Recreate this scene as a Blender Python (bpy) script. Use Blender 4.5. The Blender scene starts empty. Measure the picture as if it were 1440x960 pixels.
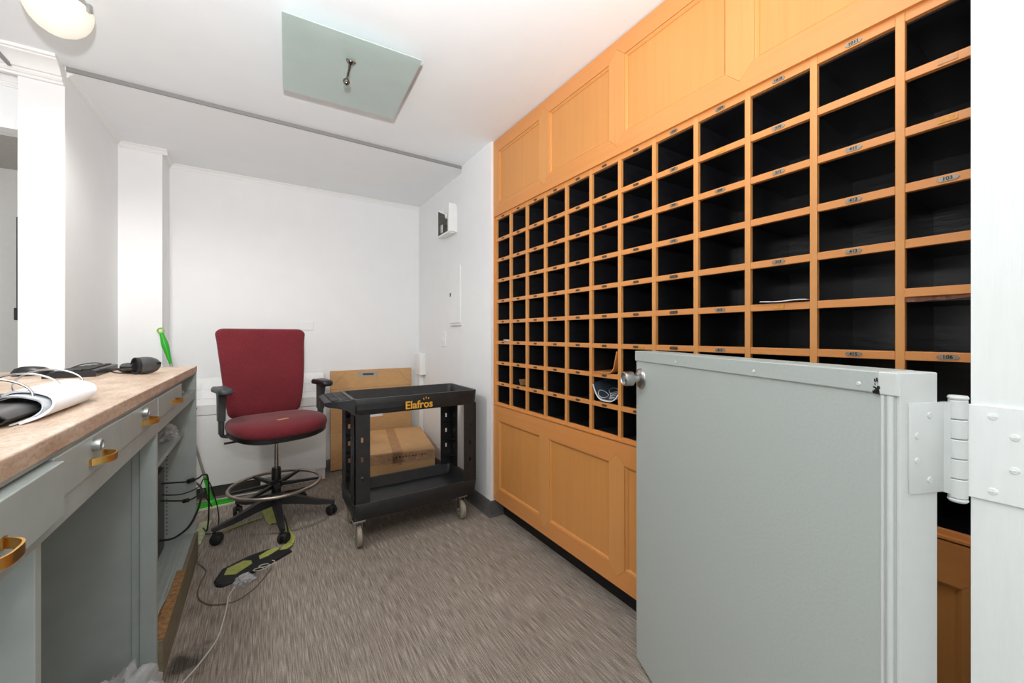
import bpy, bmesh, math, random
from mathutils import Vector, Matrix, noise
random.seed(4)
C = bpy.context.scene.collection
PI = math.pi

# ------------------------------------------------------------------ materials
def lin(c):
    return tuple(((v/255)/12.92 if v/255 <= .04045 else ((v/255+.055)/1.055)**2.4) for v in c)

def nodes(name):
    m = bpy.data.materials.new(name); m.use_nodes = True
    nt = m.node_tree
    return m, nt, nt.nodes['Principled BSDF']

def ramp(nt, fac, stops):
    r = nt.nodes.new('ShaderNodeValToRGB')
    el = r.color_ramp.elements
    while len(el) < len(stops): el.new(.5)
    for e, (p, c) in zip(el, stops):
        e.position = p; e.color = (*c, 1)
    nt.links.new(fac, r.inputs['Fac'])
    return r.outputs['Color']

def noise_tex(nt, scale, detail=3, rough=.55, mapscale=(1, 1, 1), rot=(0, 0, 0)):
    tc = nt.nodes.new('ShaderNodeTexCoord'); mp = nt.nodes.new('ShaderNodeMapping')
    mp.inputs['Scale'].default_value = mapscale; mp.inputs['Rotation'].default_value = rot
    n = nt.nodes.new('ShaderNodeTexNoise')
    n.inputs['Scale'].default_value = scale; n.inputs['Detail'].default_value = detail
    n.inputs['Roughness'].default_value = rough
    nt.links.new(tc.outputs['Object'], mp.inputs['Vector']); nt.links.new(mp.outputs['Vector'], n.inputs['Vector'])
    return n.outputs['Fac']

def bump(nt, bsdf, height, strength=.2, dist=.002):
    b = nt.nodes.new('ShaderNodeBump')
    b.inputs['Strength'].default_value = strength; b.inputs['Distance'].default_value = dist
    nt.links.new(height, b.inputs['Height']); nt.links.new(b.outputs['Normal'], bsdf.inputs['Normal'])

def plain(name, rgb, rough=.5, metal=0, var=.08, scale=30, bumps=0, spec=None, mapscale=(1, 1, 1), detail=3, bdist=.002):
    m, nt, b = nodes(name)
    c = lin(rgb)
    f = noise_tex(nt, scale, detail, mapscale=mapscale)
    col = ramp(nt, f, [(.3, tuple(v*(1-var) for v in c)), (.7, tuple(min(1, v*(1+var)) for v in c))])
    nt.links.new(col, b.inputs['Base Color'])
    b.inputs['Roughness'].default_value = rough; b.inputs['Metallic'].default_value = metal
    if spec is not None: b.inputs['Specular IOR Level'].default_value = spec
    if bumps: bump(nt, b, f, bumps, bdist)
    return m

def wood(name, rgb, axis, rough=.38):
    m, nt, b = nodes(name)
    c = lin(rgb)
    ms = [42, 42, 42]; ms[axis] = 1.3
    f = noise_tex(nt, 1.0, 6, .62, mapscale=tuple(ms))
    col = ramp(nt, f, [(.25, tuple(v*k for v, k in zip(c, (.95, .92, .88)))), (.5, c), (.75, tuple(min(1, v*k) for v, k in zip(c, (1.04, 1.05, 1.07))))])
    g = noise_tex(nt, 2.2, 2)
    mx = nt.nodes.new('ShaderNodeMix'); mx.data_type = 'RGBA'; mx.blend_type = 'MULTIPLY'
    mx.inputs[0].default_value = .5
    c2 = ramp(nt, g, [(.3, (.88, .85, .8)), (.7, (1, 1, 1))])
    nt.links.new(col, mx.inputs[6]); nt.links.new(c2, mx.inputs[7])
    nt.links.new(mx.outputs[2], b.inputs['Base Color'])
    b.inputs['Roughness'].default_value = rough
    bump(nt, b, f, .05, .001)
    return m

M = {}
M['white'] = plain('white_wall_paint', (243, 243, 243), .6, var=.012, scale=6, bumps=.03)
M['ceil'] = plain('ceiling_paint', (246, 250, 252), .75, var=.01, scale=5)
M['ceil_rear'] = plain('rear_ceiling_paint', (246, 248, 249), .75, var=.01, scale=5)
M['trimwhite'] = plain('white_gloss_trim', (243, 242, 240), .4, var=.01)
M['jamb'] = plain('brushed_white_gloss', (238, 242, 239), .32, var=.015, scale=3, bumps=.35, mapscale=(30, 30, 3), bdist=.003)
M['stripgrey'] = plain('grey_metal_strip', (140, 140, 138), .5, var=.03)
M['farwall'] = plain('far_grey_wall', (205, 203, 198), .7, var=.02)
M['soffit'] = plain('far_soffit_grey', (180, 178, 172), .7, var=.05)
M['base'] = plain('vinyl_baseboard', (92, 90, 88), .55, var=.12, scale=25)
M['green'] = plain('grey_green_enamel', (166, 174, 170), .42, var=.05, scale=14, bumps=.1)
M['greenpaint'] = plain('half_door_enamel', (184, 192, 187), .4, var=.025, scale=160, bumps=.25, bdist=.0015)
M['greenlight'] = plain('half_door_edge_enamel', (214, 218, 215), .4, var=.02, scale=25, bumps=.15)
M['chip'] = plain('chipped_plywood', (150, 112, 70), .8, var=.4, scale=60, bumps=.4)
M['plinth'] = plain('bare_plinth_board', (128, 120, 98), .8, var=.14, scale=5, mapscale=(8, 1, 8), bumps=.2)
M['black'] = plain('black_gloss_paint', (28, 28, 31), .3, var=.3, scale=18, bumps=.3, spec=.7, mapscale=(1, 1, 4))
M['kick'] = plain('black_toe_kick', (14, 14, 14), .6, var=.6, scale=60)
M['woodV'] = wood('maple_vertical', (217, 150, 82), 2)
M['woodS'] = wood('maple_stile', (220, 154, 88), 2)
M['woodH'] = wood('maple_horizontal', (220, 148, 83), 1)
M['rawwood'] = plain('raw_split_wood', (168, 120, 98), .85, var=.4, scale=80, bumps=.4)
M['plate'] = plain('number_plate_metal', (150, 142, 128), .4, .5, var=.25, scale=200)
M['plateold'] = plain('dark_number_plate', (86, 76, 66), .45, .4, var=.35, scale=200)
M['ink'] = plain('black_ink', (22, 20, 20), .5)
M['tapeplate'] = plain('yellow_tape_mark', (214, 150, 60), .5, var=.15, scale=120)
M['paper'] = plain('white_paper', (240, 241, 243), .6, var=.01)
M['printed'] = plain('grey_printed_paper', (196, 200, 202), .6, var=.2, scale=40)
M['rubber'] = plain('black_rubber', (28, 28, 29), .6, var=.2)
M['plastic'] = plain('black_textured_plastic', (36, 37, 38), .48, var=.22, scale=22, bumps=.15)
M['plasticsm'] = plain('black_smooth_plastic', (30, 30, 32), .35, var=.1)
M['greyplastic'] = plain('dark_grey_plastic', (74, 76, 78), .4, var=.1)
M['chairblack'] = plain('chair_black_nylon', (27, 27, 28), .4, var=.12)
M['arm'] = plain('chair_arm_plastic', (64, 67, 68), .42, var=.1)
M['chrome'] = plain('brushed_chrome', (205, 203, 200), .22, 1, var=.03)
M['ring'] = plain('worn_steel_ring', (172, 160, 150), .35, .9, var=.12, scale=12)
M['steel'] = plain('satin_steel', (190, 190, 190), .28, 1, var=.03)
M['brass'] = plain('brass', (218, 172, 98), .3, 1, var=.06, scale=15)
M['kraft'] = plain('kraft_cardboard', (208, 163, 112), .75, var=.06, scale=6, mapscale=(2, 2, 9))
M['kraftd'] = plain('cardboard_crease', (158, 116, 74), .75, var=.1)
M['tapeclear'] = plain('packing_tape', (190, 146, 108), .1, var=.1, scale=30, bumps=1, bdist=.012)
M['greylabel'] = plain('grey_label_tape', (176, 166, 150), .4, var=.08)
M['yellowlogo'] = plain('yellow_logo_paint', (232, 176, 60), .5, var=.05)
M['wheelgrey'] = plain('grey_caster_tyre', (158, 150, 134), .6, var=.15, scale=60)
M['limetape'] = plain('lime_gaffer_tape', (172, 178, 92), .55, var=.15, scale=45, bumps=.3)
M['mopgreen'] = plain('bright_green_plastic', (48, 178, 40), .35, var=.05)
M['lime'] = plain('lime_rubber_grip', (140, 196, 40), .4, var=.1)
M['cloth'] = plain('white_mop_cloth', (214, 222, 190), .8, var=.06)
M['rustpole'] = plain('mop_aluminium_pole', (176, 174, 168), .35, .7, var=.1)
M['cable'] = plain('black_cable', (24, 24, 24), .5)
M['cablegrey'] = plain('grey_cable', (120, 112, 100), .5)
M['cablewhite'] = plain('white_cable', (205, 200, 190), .5)
M['cardgreen'] = plain('printed_card_green', (176, 184, 140), .6, var=.3, scale=25)
M['finial'] = plain('dark_polished_chrome', (120, 116, 110), .12, 1, var=.2, scale=60)
M['mirror'] = plain('lamp_reflector_metal', (110, 108, 104), .2, .9, var=.3, scale=40)
M['dial'] = plain('grey_steel_lock', (176, 180, 178), .3, .8, var=.05)
M['tagpaper'] = plain('tan_paper_tag', (206, 150, 104), .7, var=.08)
M['cover'] = plain('magazine_cover_dark', (58, 68, 76), .3, var=.35, scale=40)

# carpet : ribbed warm grey with streaks running into the room
m, nt, b = nodes('ribbed_carpet')
f1 = noise_tex(nt, 1, 2, .6, mapscale=(235, 9, 1)); f2 = noise_tex(nt, 1, 2, .7, mapscale=(460, 260, 1)); f3 = noise_tex(nt, 1.4, 2)
ad = nt.nodes.new('ShaderNodeMath'); ad.operation = 'ADD'; ad.use_clamp = False
nt.links.new(f1, ad.inputs[0]); nt.links.new(f2, ad.inputs[1])
ml = nt.nodes.new('ShaderNodeMath'); ml.operation = 'MULTIPLY'; ml.inputs[1].default_value = .5
nt.links.new(ad.outputs[0], ml.inputs[0])
col = ramp(nt, ml.outputs[0], [(.33, lin((98, 90, 83))), (.5, lin((153, 143, 133))), (.67, lin((212, 202, 190)))])
mx = nt.nodes.new('ShaderNodeMix'); mx.data_type = 'RGBA'; mx.blend_type = 'MULTIPLY'; mx.inputs[0].default_value = 1
nt.links.new(col, mx.inputs[6]); nt.links.new(ramp(nt, f3, [(.3, (.86, .84, .82)), (.7, (1, 1, 1))]), mx.inputs[7])
# one oily stain beside the plinth
tc = nt.nodes.new('ShaderNodeTexCoord'); sub = nt.nodes.new('ShaderNodeVectorMath'); sub.operation = 'DISTANCE'
sub.inputs[1].default_value = (-.245, 1.93, 0)
nt.links.new(tc.outputs['Object'], sub.inputs[0])
wob = nt.nodes.new('ShaderNodeMath'); wob.operation = 'MULTIPLY_ADD'; wob.inputs[1].default_value = .16; wob.inputs[2].default_value = -.08
nt.links.new(noise_tex(nt, 14, 3), wob.inputs[0])
ds = nt.nodes.new('ShaderNodeMath'); ds.operation = 'ADD'; nt.links.new(sub.outputs['Value'], ds.inputs[0]); nt.links.new(wob.outputs[0], ds.inputs[1])
mx2 = nt.nodes.new('ShaderNodeMix'); mx2.data_type = 'RGBA'; mx2.blend_type = 'MULTIPLY'; mx2.inputs[0].default_value = 1
nt.links.new(mx.outputs[2], mx2.inputs[6]); nt.links.new(ramp(nt, ds.outputs[0], [(.03, (.3, .3, .3)), (.1, (1, 1, 1))]), mx2.inputs[7])
nt.links.new(mx2.outputs[2], b.inputs['Base Color']); b.inputs['Roughness'].default_value = .95
b.inputs['Specular IOR Level'].default_value = .1
bump(nt, b, f2, .5, .004)
M['carpet'] = m

# pinkish travertine
m, nt, b = nodes('beige_travertine')
f1 = noise_tex(nt, 16, 6, .7, mapscale=(1, .35, 2)); f2 = noise_tex(nt, 120, 4, .7, mapscale=(1, .5, 1))
col = ramp(nt, f1, [(.3, lin((176, 142, 116))), (.48, lin((206, 180, 156))), (.7, lin((226, 208, 190)))])
mx = nt.nodes.new('ShaderNodeMix'); mx.data_type = 'RGBA'; mx.blend_type = 'MULTIPLY'; mx.inputs[0].default_value = .7
nt.links.new(col, mx.inputs[6]); nt.links.new(ramp(nt, f2, [(.36, (.66, .56, .48)), (.52, (1, 1, 1))]), mx.inputs[7])
nt.links.new(mx.outputs[2], b.inputs['Base Color']); b.inputs['Roughness'].default_value = .35
M['stone'] = m

# maroon chair fabric
m, nt, b = nodes('maroon_fabric')
f1 = noise_tex(nt, 420, 2); f2 = noise_tex(nt, 7, 3)
col = ramp(nt, f1, [(.35, lin((86, 14, 24))), (.65, lin((140, 38, 49)))])
mx = nt.nodes.new('ShaderNodeMix'); mx.data_type = 'RGBA'; mx.blend_type = 'MULTIPLY'; mx.inputs[0].default_value = 1
nt.links.new(col, mx.inputs[6]); nt.links.new(ramp(nt, f2, [(.3, (.85, .8, .8)), (.7, (1, 1, 1))]), mx.inputs[7])
nt.links.new(mx.outputs[2], b.inputs['Base Color']); b.inputs['Roughness'].default_value = .9
b.inputs['Sheen Weight'].default_value = .15
bump(nt, b, f1, .3, .002)
M['fabric'] = m

# frosted greenish ceiling glass
m, nt, b = nodes('frosted_green_glass')
f = noise_tex(nt, 9, 3)
nt.links.new(ramp(nt, f, [(.3, lin((204, 224, 218))), (.7, lin((210, 228, 223)))]), b.inputs['Base Color'])
b.inputs['Roughness'].default_value = .28; b.inputs['Transmission Weight'].default_value = .35; b.inputs['Coat Weight'].default_value = .8; b.inputs['Coat Roughness'].default_value = .04
M['glass'] = m

# clear crumpled polythene
m, nt, b = nodes('clear_polythene')
b.inputs['Base Color'].default_value = (.85, .87, .88, 1); b.inputs['Roughness'].default_value = .2
b.inputs['Alpha'].default_value = .38
bump(nt, b, noise_tex(nt, 40, 3), .6, .01)
M['poly'] = m

# lit opal glass
m, nt, b = nodes('lit_opal_glass')
f = noise_tex(nt, 5, 2)
nt.links.new(ramp(nt, f, [(.3, (.5, .45, .37)), (.7, (.5, .465, .4))]), b.inputs['Base Color'])
lw = nt.nodes.new('ShaderNodeLayerWeight'); lw.inputs['Blend'].default_value = .35
nt.links.new(ramp(nt, lw.outputs['Facing'], [(.2, (1, .95, .86)), (.9, (1, .84, .62))]), b.inputs['Emission Color'])
b.inputs['Emission Strength'].default_value = .62; b.inputs['Roughness'].default_value = .3
M['opal'] = m

# ------------------------------------------------------------------ geometry helpers
class B:
    def __init__(s): s.bm = bmesh.new()
    def _mat(s, faces, mat):
        for f in faces: f.material_index = mat
    def box(s, x0, x1, y0, y1, z0, z1, mat=0, bev=0, mx=None, seg=2):
        co = [(x, y, z) for x in (x0, x1) for y in (y0, y1) for z in (z0, z1)]
        v = [s.bm.verts.new(mx @ Vector(c) if mx else c) for c in co]
        idx = [(0, 1, 3, 2), (4, 6, 7, 5), (0, 4, 5, 1), (2, 3, 7, 6), (0, 2, 6, 4), (1, 5, 7, 3)]
        fs = [s.bm.faces.new([v[i] for i in q]) for q in idx]
        s._mat(fs, mat)
        if bev:
            ed = list({e for f in fs for e in f.edges})
            r = bmesh.ops.bevel(s.bm, geom=ed, offset=bev, segments=seg, affect='EDGES', profile=.5, clamp_overlap=True)
            s._mat(r['faces'], mat)
        return s
    def prism(s, poly, a0, a1, axis=2, mat=0, mx=None):
        def pt(p, a):
            c = [(a, p[0], p[1]), (p[0], a, p[1]), (p[0], p[1], a)][axis]
            return mx @ Vector(c) if mx else Vector(c)
        lo = [s.bm.verts.new(pt(p, a0)) for p in poly]; hi = [s.bm.verts.new(pt(p, a1)) for p in poly]
        n = len(poly); fs = [s.bm.faces.new(lo), s.bm.faces.new(hi)]
        for i in range(n): fs.append(s.bm.faces.new((lo[i], lo[(i+1) % n], hi[(i+1) % n], hi[i])))
        s._mat(fs, mat); return s
    def loft(s, rings, mat=0, closed=True, cap=True, mx=None):
        R = [[s.bm.verts.new(mx @ Vector(p) if mx else p) for p in r] for r in rings]
        fs = []
        for a, b_ in zip(R, R[1:]):
            n = len(a)
            for i in range(n if closed else n-1):
                fs.append(s.bm.faces.new((a[i], a[(i+1) % n], b_[(i+1) % n], b_[i])))
        if cap and closed:
            fs.append(s.bm.faces.new(R[0])); fs.append(s.bm.faces.new(R[-1]))
        s._mat(fs, mat); return s
    def cyl(s, p0, p1, r0, r1=None, n=20, mat=0, cap=True):
        r1 = r0 if r1 is None else r1
        p0, p1 = Vector(p0), Vector(p1); d = (p1-p0).normalized()
        u = d.orthogonal().normalized(); w = d.cross(u)
        ring = lambda p, r: [p+u*r*math.cos(2*PI*i/n)+w*r*math.sin(2*PI*i/n) for i in range(n)]
        return s.loft([ring(p0, r0), ring(p1, r1)], mat, cap=cap)
    def lathe(s, origin, axis, prof, n=28, mat=0):
        o, d = Vector(origin), Vector(axis).normalized()
        u = d.orthogonal().normalized(); w = d.cross(u)
        rings = [[o+d*h+u*max(r, 1e-4)*math.cos(2*PI*i/n)+w*max(r, 1e-4)*math.sin(2*PI*i/n) for i in range(n)] for r, h in prof]
        return s.loft(rings, mat)
    def tube(s, pts, r, n=8, mat=0, smooth=6, closed=False):
        P = [Vector(p) for p in pts]
        if smooth and len(P) > 2:
            Q = []
            m_ = len(P)
            for i in range(m_ if closed else m_-1):
                if closed: a, b_, c, d = P[(i-1) % m_], P[i], P[(i+1) % m_], P[(i+2) % m_]
                else: a, b_, c, d = P[max(i-1, 0)], P[i], P[i+1], P[min(i+2, m_-1)]
                for k in range(smooth):
                    t = k/smooth
                    Q.append(.5*((2*b_)+(-a+c)*t+(2*a-5*b_+4*c-d)*t*t+(-a+3*b_-3*c+d)*t**3))
            if not closed: Q.append(P[-1])
            P = Q
        u = None; rings = []
        m_ = len(P)
        for i, p in enumerate(P):
            if closed: d = (P[(i+1) % m_]-P[i-1]).normalized()
            else: d = (P[min(i+1, m_-1)]-P[max(i-1, 0)]).normalized()
            if u is None: u = d.orthogonal().normalized()
            u = (u-d*u.dot(d)).normalized(); w = d.cross(u)
            rings.append([p+u*r*math.cos(2*PI*k/n)+w*r*math.sin(2*PI*k/n) for k in range(n)])
        if closed: rings.append(rings[0])
        s.loft(rings, mat, cap=not closed)
        if closed: bmesh.ops.remove_doubles(s.bm, verts=s.bm.verts, dist=1e-5)
        return s
    def sheet(s, rows, th, mat=0):
        """a thick sheet from a grid of points (rows of points), thickness th along the normals"""
        R = [[Vector(p) for p in r] for r in rows]
        nr, nc = len(R), len(R[0])
        def nrm(i, j):
            a = R[min(i+1, nr-1)][j]-R[max(i-1, 0)][j]; b_ = R[i][min(j+1, nc-1)]-R[i][max(j-1, 0)]
            return a.cross(b_).normalized()
        T = [[s.bm.verts.new(R[i][j]+nrm(i, j)*th/2) for j in range(nc)] for i in range(nr)]
        U = [[s.bm.verts.new(R[i][j]-nrm(i, j)*th/2) for j in range(nc)] for i in range(nr)]
        fs = []
        for i in range(nr-1):
            for j in range(nc-1):
                fs.append(s.bm.faces.new((T[i][j], T[i][j+1], T[i+1][j+1], T[i+1][j])))
                fs.append(s.bm.faces.new((U[i][j], U[i+1][j], U[i+1][j+1], U[i][j+1])))
        for i in range(nr-1):
            for j in (0, nc-1):
                fs.append(s.bm.faces.new((T[i][j], T[i+1][j], U[i+1][j], U[i][j])))
        for j in range(nc-1):
            for i in (0, nr-1):
                fs.append(s.bm.faces.new((T[i][j], T[i][j+1], U[i][j+1], U[i][j])))
        s._mat(fs, mat); return s
    def out(s, name, mats, parent=None, smooth=None):
        bmesh.ops.recalc_face_normals(s.bm, faces=s.bm.faces)
        me = bpy.data.meshes.new(name); s.bm.to_mesh(me); s.bm.free()
        for k in (mats if isinstance(mats, (list, tuple)) else [mats]): me.materials.append(M[k])
        if smooth is not None:
            me.polygons.foreach_set('use_smooth', [True]*len(me.polygons))
            me.set_sharp_from_angle(angle=math.radians(smooth))
        o = bpy.data.objects.new(name, me); C.objects.link(o)
        if parent: o.parent = parent
        return o

def tag(o, label, cat, group=None, kind=None):
    o['label'] = label; o['category'] = cat
    if group: o['group'] = group
    if kind: o['kind'] = kind
    return o
def thing(name, label, cat, loc=(0, 0, 0), rz=0, group=None, kind=None):
    o = bpy.data.objects.new(name, None); C.objects.link(o); o.location = loc; o.rotation_euler = (0, 0, rz)
    o.empty_display_size = .1
    return tag(o, label, cat, group, kind)
def struct(name, b, mats, label, cat, smooth=None):
    o = b.out(name, mats, None, smooth); o['kind'] = 'structure'; o['label'] = label; o['category'] = cat
    return o
def text_mesh(name, body, size, mat, parent, mw, extrude=.0006, offset=0):
    cu = bpy.data.curves.new(name, 'FONT'); cu.body = body; cu.size = size; cu.extrude = extrude; cu.offset = offset
    cu.align_x = 'CENTER'; cu.align_y = 'CENTER'; cu.resolution_u = 3
    t = bpy.data.objects.new(name, cu); C.objects.link(t)
    dg = bpy.context.evaluated_depsgraph_get()
    me = bpy.data.meshes.new_from_object(t.evaluated_get(dg))
    bpy.data.objects.remove(t); bpy.data.curves.remove(cu)
    me.transform(mw); me.materials.clear(); me.materials.append(M[mat]); me.name = name
    o = bpy.data.objects.new(name, me); C.objects.link(o); o.parent = parent
    return o
def rrect(w, h, r, n=5):
    pts = []
    for cx, cy, a0 in ((w/2-r, h/2-r, 0), (-w/2+r, h/2-r, 90), (-w/2+r, -h/2+r, 180), (w/2-r, -h/2+r, 270)):
        for k in range(n+1):
            a = math.radians(a0+90*k/n); pts.append((cx+r*math.cos(a), cy+r*math.sin(a)))
    return pts

# ------------------------------------------------------------------ the room
ZC = 2.58; XU = 1.36; XR = 1.37; XW = 1.33; YB = 3.95
struct('floor', B().box(-3.2, 2.2, -1.6, 4.1, -.05, 0), 'carpet', 'ribbed warm grey carpet covering the whole floor', 'floor')
struct('ceiling', B().box(-3.2, 2.2, -1.6, 2.838, ZC, ZC+.1), 'ceil', 'bright white ceiling above the counter and sorter', 'ceiling')
struct('ceiling_rear', B().box(-.98, 2.0, 2.838, 4.05, 2.562, ZC+.1), 'ceil_rear', 'duller white ceiling over the rear alcove', 'ceiling')
struct('trim_1', B().box(-.82, XW, 2.830, 2.838, 2.558, 2.5805), 'stripgrey', 'thin grey metal strip across the ceiling where the alcove begins', 'trim')
struct('wall_back', B().box(-.98, 2.0, YB, YB+.1, 0, 2.6), 'white', 'plain white back wall behind the maroon chair', 'wall')
struct('wall_right', B().box(XR, XR+.3, 2.40, YB, 0, 2.6), 'white', 'white side wall of the alcove behind the cart', 'wall')
struct('wall_pilaster', B().box(XW, 1.72, 2.362, 2.84, 0, 2.58), 'white', 'white wall end beside the wooden sorter', 'wall')
struct('wall_behind_sorter', B().box(1.72, 1.82, -.3, 2.5, 0, 2.58), 'white', 'wall hidden behind the sorter', 'wall')
struct('wall_left', B().box(-.98, -.826, 2.838, YB, 0, 2.58), 'white', 'white column and wall at the far end of the counter', 'wall')
struct('wall_pillar', B().box(-.83, -.598, 3.69, YB, 0, 2.562), 'white', 'narrow white pillar in the rear left corner', 'wall')
struct('wall_front', B().box(.96, 1.9, -.16, .137, 0, 2.58), 'jamb', 'glossy white door jamb at the right edge holding the hinge', 'wall')
# crown mouldings
def crown(b, p0, p1, out, top, hgt, proj):
    """a cove profile run from p0 to p1 (2-D), projecting along out"""
    prof = [(p_*proj, -q_*hgt) for p_, q_ in ((0, 0), (1, 0), (1, .14), (.90, .16), (.88, .22), (.78, .26), (.64, .34), (.52, .46), (.44, .60), (.40, .70), (.28, .71), (.27, .78), (.30, .83), (.26, .89), (.18, .90), (.16, 1), (0, 1))]
    rings = []
    for p in (p0, p1):
        rings.append([(p[0]+out[0]*a, p[1]+out[1]*a, top+c) for a, c in prof])
    b.loft(rings)
b = B(); crown(b, (-3.0, 2.838), (-.826, 2.838), (0, -1), ZC, .10, .11)
struct('trim_2', b, 'trimwhite', 'large white crown moulding on the column over the counter', 'moulding', 22)
b = B(); crown(b, (-.826, 2.86), (-.826, 3.69), (1, 0), 2.562, .024, .022)
struct('trim_3', b, 'trimwhite', 'small cove along the top of the left alcove wall', 'moulding', 22)
b = B(); crown(b, (-.826, 3.69), (-.568, 3.69), (0, -1), 2.562, .035, .03); crown(b, (-.598, 3.69), (-.598, YB), (1, 0), 2.562, .035, .03)
struct('trim_4', b, 'trimwhite', 'small cove around the top of the rear left pillar', 'moulding', 22)
b = B(); crown(b, (-.598, YB), (XR, YB), (0, -1), 2.562, .035, .025)
struct('trim_5', b, 'trimwhite', 'small cove along the top of the back wall', 'moulding', 22)
# opening over the counter and the lobby beyond, seen at the left edge
struct('wall_header', B().box(-3.0, -.98, 2.93, 3.6, 2.255, 2.58), 'white', 'white header wall beyond the counter opening', 'wall')
b = B(); crown(b, (-3.0, 2.93), (-.98, 2.93), (0, -1), 2.515, .06, .05)
struct('trim_6', b, 'trimwhite', 'second white moulding on the header beyond the counter', 'moulding', 22)
b = B(); b.box(-3.0, -.98, 2.838, 2.93, 2.515, 2.58); struct('wall_soffit', b, 'white', 'white soffit over the counter opening', 'soffit')
struct('trim_7', B().box(-1.0, -.988, 2.70, 2.93, 2.504, 2.516), 'stripgrey', 'dark shutter slot in the soffit at the left edge', 'trim')
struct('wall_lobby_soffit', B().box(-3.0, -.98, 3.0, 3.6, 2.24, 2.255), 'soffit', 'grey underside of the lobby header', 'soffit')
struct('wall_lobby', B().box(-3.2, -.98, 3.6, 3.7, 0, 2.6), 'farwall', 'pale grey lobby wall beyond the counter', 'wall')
# baseboards
def base_prof(t=.012, h=.105): return [(0, 0), (t+.012, 0), (t+.006, .012), (t, .03), (t, h-.008), (t-.006, h), (0, h)]
b = B(); b.prism([(XW-x, z) for x, z in base_prof()], 2.345, 2.842, axis=1); b.prism([(2.362-x, z) for x, z in base_prof()], XW-.014, 1.47, axis=0)
struct('baseboard_right', b, 'base', 'dark grey vinyl baseboard around the wall end by the sorter', 'baseboard', 40)
b = B(); b.prism([(XR-x, z) for x, z in base_prof()], 2.842, YB, axis=1); b.prism([(YB-x, z) for x, z in base_prof()], -.59, XR, axis=0)
struct('baseboard_back', b, 'base', 'dark grey vinyl baseboard around the rear alcove', 'baseboard', 40)

# ------------------------------------------------------------------ mail sorter
sorter = thing('mail_sorter', 'large maple wall unit with black pigeonholes and panelled fronts', 'mail sorter', (XU, 1.25, 0))
sx, sy = XU, 1.25
def S(b, name, mats, smooth=None, parent=None):       # world coordinates -> sorter's own
    bmesh.ops.translate(b.bm, verts=b.bm.verts, vec=(-sx, -sy, 0)); return b.out(name, mats, parent or sorter, smooth)
Z0, DR, Y0, DC = 2.0372, .14, 2.345, .18484
ZR = [Z0-DR*k for k in range(10)]; YS = [Y0-DC*k for k in range(12)]+[.148]
DEPTH = .285
S(B().box(XU+DEPTH, XU+DEPTH+.012, .14, 2.358, .777, 2.06), 'back_panel', 'black')
for k, y in enumerate(YS):
    w = .018
    S(B().box(XU, XU+.016, y-w/2, y+w/2, ZR[9]-.01, 2.06, bev=.0012), 'face_stile', 'woodS')
    S(B().box(XU+.016, XU+DEPTH, y-.006, y+.006, ZR[9], 2.05), 'divider', 'black')
S(B().box(XU-.010, XU+DEPTH+.01, 2.3541, 2.3605, .117, 2.575), 'end_panel', 'woodV')
for k, z in enumerate(ZR):
    h = .022
    b = B()
    for c in range(12):
        if k == 5 and c == 11: continue
        b.box(XU+.001, XU+.016, YS[c+1]+.009, YS[c]-.009, z-h/2 if k else z-.002, z+h/2 if k else 2.062, bev=.0012)
    S(b, 'face_rail', 'woodH')
    S(B().box(XU+.016, XU+DEPTH, .14, 2.35, z-.006, z+.006), 'shelf', 'black')
# the loose rail of the last column sits too high and shows raw wood
b = B(); b.box(XU-.012, XU+.014, .15, YS[11]-.010, ZR[5]+.006, ZR[5]+.027, bev=.001)
S(b, 'loose_face_rail', 'woodH')
b = B()
nn = 24
rings = []
for i in range(nn+1):
    y = .15+(YS[11]-.009-.15)*i/nn; zl = ZR[5]+.001-.008*i/nn+random.uniform(-.0012, .0012)
    rings.append([(XU+.004, y, ZR[5]+.006), (XU+.03, y, ZR[5]+.006), (XU+.03, y, ZR[5]-.003), (XU+.004, y, zl)])
b.loft(rings); S(b, 'split_shelf_edge', 'rawwood')
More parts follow.
